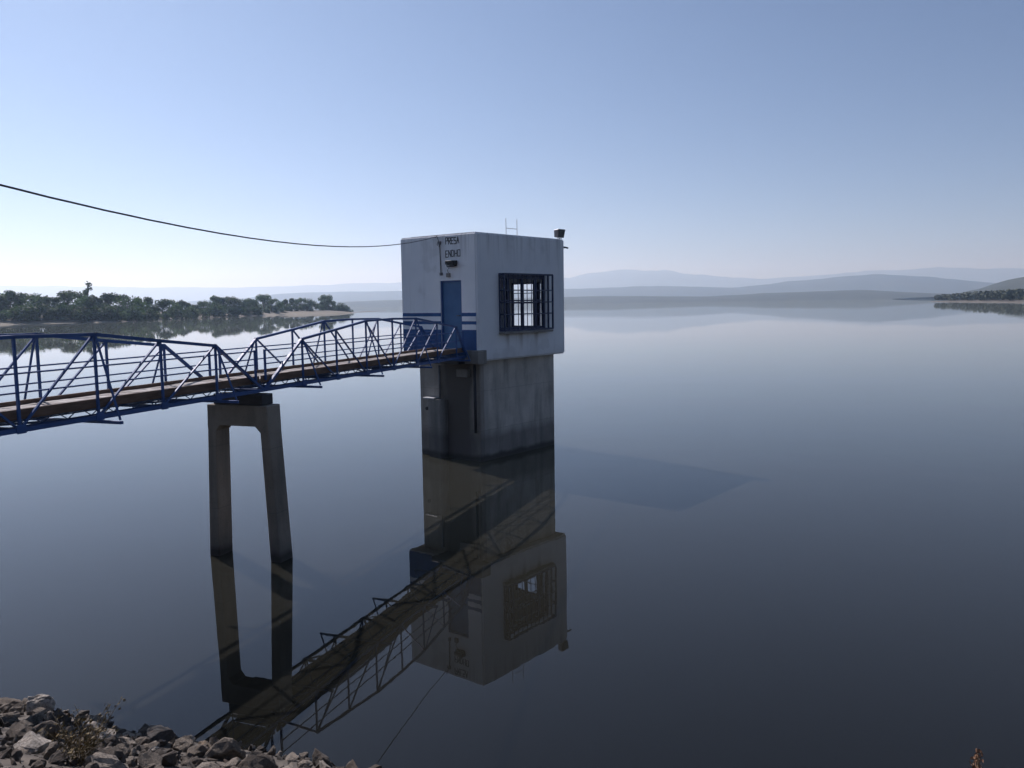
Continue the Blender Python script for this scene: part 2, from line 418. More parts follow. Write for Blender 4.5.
# half-round guide housing on the door side of the shaft, with a capping ledge
g = MB(); pts = [(.43, 1.66), (.30, 1.66), (.23, 1.70), (.19, 1.78), (.19, 2.28), (.43, 2.28)]
g.prism(pts, -4, 1.84); g.build('guide_housing', M['concrete'], tw, 0)
MB().box((.15, 1.98, 1.842), (.42, 2.46, 1.89)).build('ledge', M['galv'], tw, .006)
MB().box((.28, .68, 2.58), (.42, 1.14, 2.82)).build('corbel', M['concrete'], tw, .012)
MB().tube([(.36, 1.92, 1.9), (.36, 1.92, 2.9)], .035).build('pipe_or_shade_band', M['grey'], tw, 0, True)
MB().tube([(.32, .42, .9), (.32, .42, 3.0)], .045).build('pipe_or_shade_band', M['darksteel_shade'], tw, 0, True)  # added dark tube standing in for the shadowed, stained band near the corner
MB().tube([(.425, 2.52, 1.50), (.36, 2.52, 1.50)], .055, 12).build('drain_outlet', M['black'], tw)

hs = empty('control_house', HORG, HROT)
tag(hs, 'white flat-roofed control house with blue bands and blue door on the concrete tower', 'house')
def boolean_shell():
    def tmp(mb): return mb.build('tmp', None)
    m = MB(); m.box((0, 0, HB), (LR, LL, HT))
    bmesh.ops.recalc_face_normals(m.bm, faces=m.bm.faces)
    bmesh.ops.bevel(m.bm, geom=m.bm.edges[:], offset=.045, segments=3, affect='EDGES')
    base = tmp(m)
    cut = [tmp(MB().box((.2, .2, HB + .25), (LR - .2, LL - .2, HT - .25))),
           tmp(MB().box((1.07, -.5, 3.98), (3.40, .5, 5.67))),
           tmp(MB().box((LR - .6, .75, 3.97), (LR + .5, 2.17, 5.49))),
           tmp(MB().box((-.5, .60, 3.465), (.5, 1.46, 5.50)))]
    for c in cut:
        md = base.modifiers.new('cut', 'BOOLEAN'); md.operation = 'DIFFERENCE'; md.object = c; md.solver = 'EXACT'
    dg = bpy.context.evaluated_depsgraph_get(); dg.update()
    me = bpy.data.meshes.new_from_object(base.evaluated_get(dg))
    for o in [base] + cut: bpy.data.objects.remove(o, do_unlink=True)
    return me
me = boolean_shell(); me.name = 'wall'; me.materials.clear(); me.materials.append(M['doorwall'])
wl = bpy.data.objects.new('wall', me); C.objects.link(wl); wl.parent = hs
# a slightly raised roof slab with a thin screed, seen only edge-on
MB().box((.25, .25, HT + .002), (LR - .25, LL - .25, HT + .03)).build('roof', M['concrete'], hs)
# door
d = MB().box((.075, .605, 3.47), (.12, 1.455, 5.495)); dr = d.build('door', M['door'], hs, .004)
fr = MB().box((.03, .601, 3.47), (.10, .645, 5.498)).box((.03, 1.415, 3.47), (.10, 1.459, 5.498)).box((.03, .647, 5.455), (.10, 1.413, 5.498))
fr.build('door_frame', M['blue'], dr)
MB().tube([(.074, .72, 4.45), (.03, .72, 4.45), (.03, .84, 4.45)], .012).build('handle', M['grey'], dr)
# front window: frame, bars, projecting cage and sill
wf = MB()
for r0, r1 in ((1.072, 1.13), (1.50, 1.60), (2.215, 2.245), (2.86, 3.0), (3.34, 3.398)): wf.box((r0, .06, 3.984), (r1, .12, 5.666))
for z0, z1 in ((3.984, 4.06), (4.86, 4.90), (5.55, 5.666)):
    wf.box((1.074, .065, z0), (3.396, .115, z1))
win = wf.build('window', M['grille'], hs)
cg = MB(); r0, r1, z0, z1, y = 1.03, 3.50, 3.97, 5.68, -.20
for z in (z0, z1):
    cg.bar((r0, y, z), (r1, y, z), .05, .05); cg.bar((r0, y, z), (r0, -.005, z), .05, .05); cg.bar((r1, y, z), (r1, -.005, z), .05, .05)
for r in (r0, r1): cg.bar((r, y, z0), (r, y, z1), .045, .045); cg.bar((r, -.02, z0), (r, -.02, z1), .045, .045)
n = 11
for k in range(1, n): r = r0 + (r1 - r0)*k/n; cg.bar((r, y, z0), (r, y, z1), .017, .017)
for z in (4.46, 4.82, 5.19):
    cg.bar((r0, y - .012, z), (r1, y - .012, z), .008, .035); cg.bar((r1, y, z), (r1, -.01, z), .02, .035); cg.bar((r0, y, z), (r0, -.01, z), .02, .035)
for k in (1,): 
    cg.bar((r0, y*.5, z0), (r0, y*.5, z1), .02, .02)
cg.build('window_grille', M['grille'], win)
MB().box((.98, -.22, 3.865), (3.50, .0, 3.93))  .build('sill', M['concrete'], win, .008)
# back window
bw = MB()
for a, b in ((.752, .80), (.97, 1.18), (1.66, 1.70), (2.12, 2.168)): bw.box((LR - .14, a, 3.974), (LR - .08, b, 5.486))
for a, b in ((3.974, 4.02), (4.78, 4.805), (5.12, 5.145), (5.44, 5.486)): bw.box((LR - .135, .754, a), (LR - .085, 2.166, b))
bw.build('window', M['grille'], hs)
# lettering painted on the door wall
GLYPH = {   # hand-stencilled capitals as straight strokes in a unit cell
    'P': [(0,0,0,1), (0,1,.8,1), (.8,1,.8,.5), (0,.5,.8,.5)], 'R': [(0,0,0,1), (0,1,.8,1), (.8,1,.8,.52), (0,.52,.8,.52), (.35,.5,.85,0)],
    'E': [(0,0,0,1), (0,1,.8,1), (0,.5,.65,.5), (0,0,.8,0)], 'S': [(.8,1,0,1), (0,1,0,.52), (0,.52,.8,.52), (.8,.52,.8,0), (.8,0,0,0)],
    'A': [(0,0,.4,1), (.4,1,.8,0), (.15,.38,.65,.38)], 'N': [(0,0,0,1), (0,1,.8,0), (.8,0,.8,1)],
    'D': [(0,0,0,1), (0,1,.6,1), (.6,1,.8,.75), (.8,.75,.8,.25), (.8,.25,.6,0), (.6,0,0,0)], 'H': [(0,0,0,1), (.8,0,.8,1), (0,.5,.8,.5)],
    'O': [(0,0,0,1), (0,1,.8,1), (.8,1,.8,0), (.8,0,0,0)]}
def letters(txt, l0, z, w, h):
    m = MB(); cell = w/len(txt); q = random.Random(len(txt) + int(z*10))
    for k, ch in enumerate(txt):
        dz = q.uniform(-.006, .006)
        for n_, (x0, y0, x1, y1) in enumerate(GLYPH[ch]):
            u = lambda x: l0 - cell*k - x*cell*.86
            a_ = Vector((-.003 - .0004*n_, u(x0), z + dz + h*y0)); b_ = Vector((-.003 - .0004*n_, u(x1), z + dz + h*y1)); d_ = (b_ - a_).normalized()*.009
            m.bar(a_ - d_, b_ + d_, .024, .004, (1, 0, 0))
    return m.build('lettering', M['black'], hs)
letters('PRESA', 1.19, 6.58, .57, .185)
letters('ENDHO', 1.20, 6.20, .62, .185)
# conduit and junction boxes
MB().tube([(-.025, 1.42, 6.62), (-.025, 1.39, 5.70)], .016).box((-.05, 1.38, 6.58), (.0, 1.46, 6.68)).box((-.05, 1.34, 5.66), (.0, 1.42, 5.74)).build('conduit', M['grey'], hs)
MB().box((-.07, 1.02, 5.60), (-.001, 1.14, 5.72)).tube([(-.03, 1.08, 5.72), (-.05, 1.10, 5.80), (-.03, 1.05, 5.88)], .012).build('junction_box', M['concrete'], hs)
MB().tube([hp for hp in ((LR + .01, .06, 6.62), (LR + .10, .02, 6.62), (LR + .2, .0, 6.60))], .03).build('bracket', M['grey'], hs)

# wall lamp over the door
wlmp = empty('wall_lamp', hworld(0, .9, 5.99), HROT)
tag(wlmp, 'black bulkhead lamp on the white wall under the painted lettering', 'lamp')
MB().box((-.05, -.16, -.08), (-.0, .2, .08)).build('back_plate', M['black'], wlmp, .01)
h = MB(); h.prism([(-.20, -.17), (-.05, -.22), (-.05, .20), (-.20, .15)], -.02, .09); h.build('hood', M['black'], wlmp, .008)
MB().tube([(-.12, -.13, -.05), (-.12, .13, -.05)], .05).build('bulb_glass', M['glass'], wlmp, 0, True)

# floodlight on the roof corner
fl = empty('floodlight', hworld(4.35, .12, HT - .05), HROT)
tag(fl, 'grey floodlight on a short post at the roof corner of the house', 'floodlight')
MB().tube([(0, 0, -.02), (0, 0, .10)], .016).box((-.13, -.012, .08), (.13, .012, .1)).build('bracket', M['grey'], fl)
hd = MB(); v = []
for (x, y, z) in ((-.17,-.07,.10),(.17,-.07,.10),(.17,.09,.12),(-.17,.09,.12),(-.20,-.12,.38),(.20,-.12,.38),(.17,.10,.36),(-.17,.10,.36)): v.append(hd.bm.verts.new((x, y, z)))
for f in ((3,2,1,0),(4,5,6,7),(0,1,5,4),(1,2,6,5),(2,3,7,6),(3,0,4,7)): hd.bm.faces.new([v[i] for i in f])
hdo = hd.build('lamp_head', M['grey'], fl, .012)
gl = MB(); v = [gl.bm.verts.new(p) for p in ((-.15,-.082,.125),(.15,-.082,.125),(.175,-.124,.355),(-.175,-.124,.355),(-.15,-.076,.125),(.15,-.076,.125),(.175,-.118,.355),(-.175,-.118,.355))]
for f in ((0,1,2,3),(7,6,5,4),(0,4,5,1),(1,5,6,2),(2,6,7,3),(3,7,4,0)): gl.bm.faces.new([v[i] for i in f])
gl.build('glass', M['glass'], hdo)

# ladder hooks standing over the roof edge
ld = MB()
for r in (1.53, 2.07): ld.tube([(r, .10, HT - .01), (r, .10, HT + .50)], .009)
ld.tube([(1.53, .10, HT + .20), (2.07, .10, HT + .20)], .008)
lo_ = ld.build('roof_ladder', M['galv']); lo_.location = HORG; lo_.rotation_euler = (0, 0, HROT)
tag(lo_, 'thin H-shaped galvanised ladder end standing up from the white roof edge', 'ladder')

# overhead cable, from its pole on the shore to the house
A = hworld(-.02, 1.6, 6.80)
dv = Vector((-.171, -1, 0))
pts = []
SP = 21.5
for k in range(49):
    s = SP*k/48
    z = 6.82 - .150*s + .00624*s*s
    pts.append(Vector((A.x, A.y, 0)) + dv*s + Vector((0, 0, z + .006*math.sin(s*7.0))))
cb = MB().tube(pts, .0115, 6)
A0 = A
loop = [A0, hworld(-.05, 1.50, 6.84), hworld(-.05, 1.44, 6.70), hworld(-.05, 1.50, 6.58), hworld(-.06, 1.40, 6.52), hworld(-.04, 1.42, 6.62)]
cb.tube(loop, .009, 6)
cb.build('overhead_cable', M['cable'], None, 0, True)
cbo = C.objects['overhead_cable']
tag(cbo, 'black overhead cable sagging from the left to the top of the white house', 'cable')

# ------------------------------------------------------------------ dam slope, rocks
def terr(x, y):
    s, l = blocal((x, y, 0))
    n = noise.noise(Vector((x*.5, y*.5, 3.1)))*.12 + noise.noise(Vector((x*1.7, y*1.7, 8)))*.06
    g = -.5*(s + 5.92)
    if g > 3.05: g = 3.05 + (g - 3.05)*.04
    if s > -5.92: g = -.6*(s + 5.92)
    return max(g, -5.0) + n
m = MB(); nx, ny = 110, 150
grid = []
for i in range(nx):
    s = 3.0 - 24*i/(nx - 1); row = []
    for j in range(ny):
        l = -42 + 84*j/(ny - 1)
        P = bworld(s, l); row.append(m.bm.verts.new((P.x, P.y, terr(P.x, P.y))))
    grid.append(row)
for i in range(nx - 1):
    for j in range(ny - 1): m.bm.faces.new((grid[i][j], grid[i+1][j], grid[i+1][j+1], grid[i][j+1]))
tag(m.build('ground', M['soil'], None, 0, True), kind='structure')
def hit(u, v):
    d = ray(u, v); t = 1.5
    while t < 40:
        P = EYE + d*t
        if P.z < terr(P.x, P.y): return P
        t += .02
    return EYE + d*12

def rock_bm(seed, npts=16, flat=(1, .8, .6), amp=.05):
    r = random.Random(seed); bm = bmesh.new()
    for k in range(npts):
        v = Vector((r.gauss(0, 1), r.gauss(0, 1), r.gauss(0, 1))).normalized()
        v = v * r.uniform(.82, 1.05)
        bm.verts.new((v.x*flat[0], v.y*flat[1], v.z*flat[2]))
    res = bmesh.ops.convex_hull(bm, input=bm.verts)
    bmesh.ops.delete(bm, geom=list({e for e in res['geom_interior'] + res['geom_unused'] if isinstance(e, bmesh.types.BMVert)}), context='VERTS')
    bmesh.ops.bevel(bm, geom=bm.edges[:], offset=.045, segments=1, affect='EDGES', clamp_overlap=True)
    bmesh.ops.triangulate(bm, faces=bm.faces[:])
    bmesh.ops.subdivide_edges(bm, edges=[e for e in bm.edges if e.calc_length() > .25], cuts=2, use_grid_fill=True)
    bmesh.ops.triangulate(bm, faces=bm.faces[:])
    for v in bm.verts:
        n = noise.noise_vector(v.co*2.3 + Vector((seed, 0, 0)))*amp + noise.noise_vector(v.co*6 + Vector((0, seed, 0)))*amp*.45
        v.co += n
    bmesh.ops.recalc_face_normals(bm, faces=bm.faces)
    return bm
def rock_mesh(seed, **kw):
    bm = rock_bm(seed, **kw); me = bpy.data.meshes.new('rock'); bm.to_mesh(me); bm.free(); me.materials.append(M['rock']); return me
protos = []
for k in range(12):
    r = random.Random(100 + k)
    protos.append(rock_mesh(200 + k, npts=r.randint(11, 18), flat=(1, r.uniform(.55, .95), r.uniform(.32, .75)), amp=r.uniform(.08, .15)))
placed = []
def put_rock(P, size, me, label, group='riprap rocks on the shore', rot=None, sink=.25):
    o = bpy.data.objects.new('rock', me); C.objects.link(o)
    o.location = (P[0], P[1], P[2] + size*(.5 - sink)); o.scale = (size,)*3
    o.rotation_euler = rot or (rnd.gauss(0, .5), rnd.gauss(0, .5), rnd.uniform(0, 6.28))
    tag(o, label, 'rock', group); placed.append((P[0], P[1], size)); return o
# a few that stand out
for u, v, size, me, lab, rot in (
        (40, 712, .2, protos[3], 'pale flat-faced slab on top of the rock heap near the left edge', (1.1, .3, .6)),
        (160, 741, .24, protos[5], 'dark boulder jutting into the shaded water beyond the dry weed', (.2, .1, 2.0)),
        (35, 752, .2, protos[7], 'large pale rock in the bottom left corner', (.3, -.2, 1.2)),
        (322, 765, .17, protos[1], 'pointed upright rock near the right end of the rock heap', (.2, 1.2, .4)),
        (206, 752, .15, protos[9], 'sunlit tan rock at the water\'s edge below the reflected pier', (.1, .3, .2))):
    P = hit(u, v); own = M['palerock'] if 'pale' in lab else M['darkrock'] if 'dark' in lab else M['tanrock'] if 'tan' in lab else None
    if own: me = me.copy(); me.materials[0] = own
    put_rock(P, size, me, lab, rot=rot)
tries = 0
while len(placed) < 296 and tries < 30000:
    tries += 1
    s, l = rnd.uniform(-9.6, -5.45), rnd.uniform(-6.6, 1.2)
    P = bworld(s, l); z = terr(P.x, P.y); P.z = z
    u, v = project((P.x, P.y, z + .1))
    if not (-45 < u < 420 and 670 < v < 800): continue
    size = min(.23, max(.055, rnd.lognormvariate(math.log(.102), .42)))
    if s > -5.9: size *= .9
    ok = True
    for (x, y, q) in placed:
        if (x - P.x)**2 + (y - P.y)**2 < (.62*(q + size))**2: ok = False; break
    if not ok: continue
    put_rock(P, size, rnd.choice(protos), 'rough angular grey-brown rock in the riprap heap at the water\'s edge')
# small stones filling the gaps and the rest of the slope
st = bmesh.new()
smalls = [rock_bm(300 + k, npts=9, amp=.0) for k in range(6)]
smallm = []
for b in smalls:
    mm = bpy.data.meshes.new('t'); bmesh.ops.decimate if False else None; b.to_mesh(mm); b.free(); smallm.append(mm)
for mm in smallm: pass
r2 = random.Random(77)
def hull_small(r, mat4):
    b = bmesh.new()
    for k in range(9):
        v = Vector((r.gauss(0, 1), r.gauss(0, 1), r.gauss(0, 1))).normalized(); b.verts.new(mat4 @ Vector((v.x, v.y*.8, v.z*.6)))
    res = bmesh.ops.convex_hull(b, input=b.verts)
    bmesh.ops.delete(b, geom=list({e for e in res['geom_interior'] + res['geom_unused'] if isinstance(e, bmesh.types.BMVert)}), context='VERTS')
    mm = bpy.data.meshes.new('t'); b.to_mesh(mm); b.free(); return mm
for mm in smallm: bpy.data.meshes.remove(mm)
variants = [hull_small(r2, Matrix.Identity(4)) for _ in range(8)]
def add_stone(P, size):
    mt = Matrix.Translation(P) @ Matrix.Rotation(r2.uniform(0, 6.28), 4, Vector((r2.gauss(0, 1), r2.gauss(0, 1), r2.gauss(0, 1))).normalized()) @ Matrix.Scale(size, 4)
    n0 = len(st.verts); st.from_mesh(variants[r2.randrange(8)]); st.verts.ensure_lookup_table()
    for v in st.verts[n0:]: v.co = mt @ v.co
for k in range(2600):
    s, l = r2.uniform(-9.8, -5.4), r2.uniform(-7.5, 2)
    P = bworld(s, l); P.z = terr(P.x, P.y) + .01; add_stone(P, r2.uniform(.025, .075))
for k in range(1500):
    s, l = r2.uniform(-11.5, -5.4), r2.uniform(-26, 12)
    P = bworld(s, l); P.z = terr(P.x, P.y) + .03
    u, v = project(P)
    if -60 < u < 1090 and v < 800: continue
    add_stone(P, r2.uniform(.08, .28))
me = bpy.data.meshes.new('rubble'); st.to_mesh(me); st.free(); me.materials.append(M['rock'])
ro = bpy.data.objects.new('rubble', me); C.objects.link(ro); tag(ro, 'small broken stones filling the gaps between the rocks', 'rubble', kind='stuff')
for mm in variants: bpy.data.meshes.remove(mm)

# dry weed among the rocks
P = hit(84, 764)
wd = empty('dry_weed', P - Vector((0, 0, .05))); tag(wd, 'yellowish brown dry weed growing among the rocks at bottom left', 'plant')
sm, lf = MB(), MB(); rw = random.Random(4)
for k in range(26):
    a = rw.uniform(0, 6.28); t = rw.uniform(.08, .30); L = rw.uniform(.26, .52)
    p0 = Vector((rw.gauss(0, .04), rw.gauss(0, .04), 0)); p1 = p0 + Vector((math.cos(a)*t*.4, math.sin(a)*t*.4, L*.55)); p2 = p0 + Vector((math.cos(a)*t, math.sin(a)*t, L))
    sm.tube([p0, p1, p2], .005, 5, .002)
    for j in range(26):
        q = rw.uniform(.25, 1.0); c = p0.lerp(p1, q*2) if q < .5 else p1.lerp(p2, q*2 - 1)
        c = c + Vector((rw.gauss(0, .02), rw.gauss(0, .02), rw.gauss(0, .015)))
        n = Vector((rw.gauss(0, 1), rw.gauss(0, 1), rw.gauss(0, 1))).normalized(); s_ = n.orthogonal().normalized(); t_ = n.cross(s_)
        e = rw.uniform(.006, .015)
        lf.bm.faces.new([lf.bm.verts.new(c + s_*e*1.6), lf.bm.verts.new(c + t_*e*.7), lf.bm.verts.new(c - s_*e*1.6), lf.bm.verts.new(c - t_*e*.7)])
sm.build('stems', M['stem'], wd); lf.build('leaves', M['dry'], wd)
P = hit(80, 767)
MB().tube([P + Vector((.02, 0, -.02)), P + Vector((.05, 0, .10)), P + Vector((.10, 0, .15)), P + Vector((.16, .0, .17))], .006, 5, .003).build('dry_twig', M['stem'])
tag(C.objects['dry_twig'], 'bent pale twig below the dry weed among the rocks', 'twig')

# tall seed head rising from the slope at the bottom right
d = ray(981, 748); tip = EYE + d*(3.0/d.y)
gz = terr(tip.x, tip.y)
sk = empty('seed_stalk', (tip.x, tip.y, gz)); tag(sk, 'reddish brown seed head of a tall dry stalk at the bottom right edge', 'plant')
hh_ = tip.z - gz
MB().tube([(0.05, 0, -.05), (.02, .0, hh_*.5), (-.01, 0, hh_ - .02)], .006, 6, .003).build('stem', M['stem'], sk)
sd = MB(); rw = random.Random(9)
for k in range(420):
    q = rw.random()**.8; z = hh_ - q*.30; w = .006 + .022*min(1, q*2.2)
    c = Vector((-.01 + rw.gauss(0, w*.6) , rw.gauss(0, w*.6), z)); n = Vector((rw.gauss(0, 1), rw.gauss(0, 1), rw.gauss(0, .6))).normalized(); s_ = n.orthogonal().normalized(); t_ = n.cross(s_); e = rw.uniform(.003, .007)
    sd.bm.faces.new([sd.bm.verts.new(c + s_*e*1.5), sd.bm.verts.new(c + t_*e), sd.bm.verts.new(c - s_*e*1.5), sd.bm.verts.new(c - t_*e)])
sd.build('seed_head', M['seed'], sk)

# pole that carries the cable (outside the frame, on the crest)
E1 = pts[-1]; pz = terr(E1.x, E1.y)
pole = empty('utility_pole', (E1.x, E1.y, pz)); tag(pole, 'wooden utility pole on the dam slope carrying the black cable', 'pole')
MB().tube([(0, 0, -.6), (0, 0, E1.z - pz + .5)], .13, 12, .09).build('shaft', M['wood'], pole, 0, True)
MB().bar((0, -.35, E1.z - pz + .05), (0, .35, E1.z - pz + .05), .09, .09).build('cross_arm', M['wood'], pole)

# ------------------------------------------------------------------ water, bed
XW = 16000
def sheet(name, z, mat, kind, y0=-2500, y1=16500):
    m = MB(); m.bm.faces.new([m.bm.verts.new(p) for p in ((-XW, y0, z), (XW, y0, z), (XW, y1, z), (-XW, y1, z))])
    return tag(m.build(name, mat), kind=kind)
sheet('water', 0, M['water'], 'structure')
sheet('lake_bed', -6, M['bed'], 'structure')

# ------------------------------------------------------------------ shores
def seg_dist(p, a, b):
    ax, ay = a; bx, by = b; px, py = p
    dx, dy = bx - ax, by - ay; t = max(0, min(1, ((px-ax)*dx + (py-ay)*dy) / (dx*dx + dy*dy)))
    return math.hypot(px - ax - dx*t, py - ay - dy*t)
def inside(p, poly):
    x, y = p; c = False
    for (x0, y0), (x1, y1) in zip(poly, poly[1:] + poly[:1]):
        if (y0 > y) != (y1 > y) and x < (x1 - x0)*(y - y0)/(y1 - y0) + x0: c = not c
    return c
def sdist(p, poly):
    d = min(seg_dist(p, a, b) for a, b in zip(poly, poly[1:] + poly[:1]))
    return d if inside(p, poly) else -d
def land(name, poly, step, hmax, rise, mat, seed):
    xs = [p[0] for p in poly]; ys = [p[1] for p in poly]
    x0, x1, y0, y1 = min(xs) - 2*step, max(xs) + 2*step, min(ys) - 2*step, max(ys) + 2*step
    nx, ny = int((x1 - x0)/step) + 1, int((y1 - y0)/step) + 1
    m = MB(); vv = {}
    for i in range(nx):
        for j in range(ny):
            x, y = x0 + i*step, y0 + j*step
            d = sdist((x, y), poly) + noise.noise(Vector((x*.05, y*.05, seed)))*step*.9
            if d < -2.2*step: continue
            h = hmax*(1 - math.exp(-max(d, -2*step)/rise)) if d > 0 else d*.08
            h += noise.noise(Vector((x*.09, y*.09, seed + 5)))*.12*min(1, max(0, d/8))
            vv[i, j] = m.bm.verts.new((x, y, h))
    for i in range(nx):
        for j in range(ny):
            k = [(i, j), (i+1, j), (i+1, j+1), (i, j+1)]
            if all(q in vv for q in k): m.bm.faces.new([vv[q] for q in k])
    return tag(m.build(name, mat, None, 0, True), kind='structure')
def at(u, D, off=0):
    """ground point in the direction of column u at forward distance D"""
    d = ray(u, horizon_y(u)); return Vector((d.x/d.y*D, D, 0))
BANK = [(-470, 190), (-330, 225), (-235, 255), (-173, 281), (-146, 312), (-148, 345), (-150, 387), (-138, 456), (-122, 500), (-100, 536), (-108, 560), (-150, 590), (-250, 640), (-470, 690)]
land('shore', BANK, 5, 2.5, 13, M['sand'], 2.0)
land('sandbar', [(-112, 590), (-103, 588), (-103, 640), (-101, 690), (-108, 692), (-116, 640)], 3, .35, 4, M['spit'], 4.0)
HEAD = [(412, 830), (404, 790), (380, 700), (352, 600), (330, 520), (380, 460), (900, 460), (900, 1000), (560, 960), (450, 860)]
land('shore', HEAD, 12, 2.2, 25, M['spit'], 6.0)

# ------------------------------------------------------------------ trees on the left bank
def make_tree(seed, H_, wid, base, kind, leafmat, n=2400):
    r = random.Random(seed)
    root = empty(kind, (0, 0, 0))
    t = MB(); t.tube([(0, 0, -.4), (r.gauss(0, .1), r.gauss(0, .1), H_*.35), (r.gauss(0, .25), r.gauss(0, .25), H_*.72)], .02*H_ + .03, 7, .05)
    lobes = []
    nl = r.randint(7, 11)
    for k in range(nl):
        a = r.uniform(0, 6.28); rad = wid*r.uniform(.05, .36); z = base + (H_ - base)*r.uniform(.12, .86)
        lr = wid*r.uniform(.16, .30) * (1 - .45*max(0, (z - base)/(H_ - base) - .5))
        c = Vector((math.cos(a)*rad, math.sin(a)*rad, min(z, H_ - lr*.75))); lobes.append((c, lr))
        t.tube([(0, 0, base*.6 + .2*z), c*.6 + Vector((0, 0, c.z*.35)), c], .012*H_, 5, .03)
    lobes.append((Vector((r.gauss(0, .4), r.gauss(0, .4), H_ - wid*.16)), wid*.19))
    t.build('trunk', M['trunk'], root, 0, True)
    cm_ = MB()
    tot = sum(q[1]**2 for q in lobes)
    for c, lr in lobes:
        for k in range(int(n*lr*lr/tot)):
            dv_ = Vector((r.gauss(0, 1), r.gauss(0, 1), r.gauss(0, .8))).normalized()
            p = c + dv_*lr*(.3 + .75*r.random()**.6)
            if noise.noise(p*.9 + Vector((seed, 0, 0))) < -.28: continue
            p.z = max(p.z, .25)
            nn_ = (dv_ + Vector((r.gauss(0, .6), r.gauss(0, .6), r.gauss(0, .6)))).normalized(); s_ = nn_.orthogonal().normalized(); t_ = nn_.cross(s_)
            e = r.uniform(.22, .5)*(.6 + .04*H_)
            cm_.bm.faces.new([cm_.bm.verts.new(p + s_*e), cm_.bm.verts.new(p + t_*e*.7), cm_.bm.verts.new(p - s_*e*.9), cm_.bm.verts.new(p - t_*e*.6)])
    me_o = cm_.build('crown', leafmat, root)
    return root
protos_t = [make_tree(21 + k, 10, w, b, 'broadleaf_tree', mt) for k, (w, b, mt) in enumerate(((10.5, 1.4, M['leaf']), (9, 2.0, M['leaf2']), (12, 1.0, M['leaf']), (8.5, 1.8, M['leaf2']), (10, 1.2, M['leaf'])))]
protos_b = [make_tree(61 + k, 5, w, .3, 'bush', mt, 1500) for k, (w, mt) in enumerate(((7.5, M['leaf']), (6.5, M['leaf2']), (8.5, M['leaf'])))]
thin = make_tree(93, 10, 2.9, 5.2, 'tall_tree', M['leaf2'], 150)
used = set()
def plant(proto, u, D, h, ref, label, cat, group):
    P = at(u, D)
    if proto.name not in used: o = proto; used.add(proto.name)
    else: o = copy_tree(proto)
    k = h/ref
    wv = rnd.uniform(.9, 1.25)
    gz = 2.5*(1 - math.exp(-max(0, sdist((P.x, P.y), BANK) - 3)/13)) - .1
    o.location = (P.x, P.y, gz); o.scale = (k*wv, k*wv, k); o.rotation_euler = (0, 0, rnd.uniform(0, 6.28))
    tag(o, label, cat, group); return o
shore_u = [(-200, 245), (-60, 262), (0, 281), (100, 296), (141, 312), (175, 345), (208, 387), (271, 456), (320, 505), (351, 536)]
def shoreD(u):
    for (a, da), (b, db) in zip(shore_u, shore_u[1:]):
        if a <= u <= b: return da + (db - da)*(u - a)/(b - a)
    return shore_u[0][1] if u < 0 else shore_u[-1][1]
top = [(-200, 291), (-60, 293), (0, 292), (30, 293), (60, 294), (75, 291), (100, 295), (110, 292), (135, 294), (155, 294), (175, 297), (195, 299), (210, 296), (230, 293), (245, 298), (265, 295), (285, 299), (302, 296), (315, 301), (325, 297), (341, 301), (352, 304)]
def topy(u):
    for (a, da), (b, db) in zip(top, top[1:]):
        if a <= u <= b: return da + (db - da)*(u - a)/(b - a)
    return 292
G1 = 'trees of the wood on the left bank'; G2 = 'bushes along the left bank'
u = -120; i = 0
while u < 349:
    D = shoreD(u) + (rnd.uniform(18, 42) if u < 262 else rnd.uniform(30, 52))
    h = (horizon_y(u) - topy(u) + rnd.uniform(-2.6, 1.4))*D/F_PX + H - 2.2
    plant(protos_t[i % 5], u, D, h, 10, 'dark green broadleaf tree in the wood on the far left bank', 'tree', G1)
    u += rnd.uniform(5, 8.5) if u > 170 else rnd.uniform(7, 12) if u > -20 else rnd.uniform(16, 26); i += 1
u = -90; 
while u < 350:
    D = shoreD(u) + (rnd.uniform(9, 16) if u < 150 else rnd.uniform(10, 18) if u < 262 else rnd.uniform(24, 38))
    h = rnd.uniform(3.6, 6.8) if u < 265 else rnd.uniform(3.0, 5.2)
    plant(protos_b[i % 3], u, D, h, 5, 'low rounded bush in front of the wood on the left bank', 'bush', G2)
    u += rnd.uniform(5, 11); i += 1
plant(thin, 88, 335, 14.2, 10, 'tall thin tree rising above all others on the left bank', 'tree', None)
plant(protos_t[1], 325, 560, 11.2, 10, 'tallest tree near the tip of the sandy left bank', 'tree', None)
plant(protos_b[0], 341, 556, 6.2, 5, 'round bush at the very tip of the left bank', 'bush', None)
plant(protos_b[1], 333, 560, 5.0, 5, 'low bush between the tallest tip tree and the round tip bush', 'bush', None)
plant(protos_b[2], 347, 559, 4.2, 5, 'smallest bush, last at the tip of the left bank', 'bush', None)

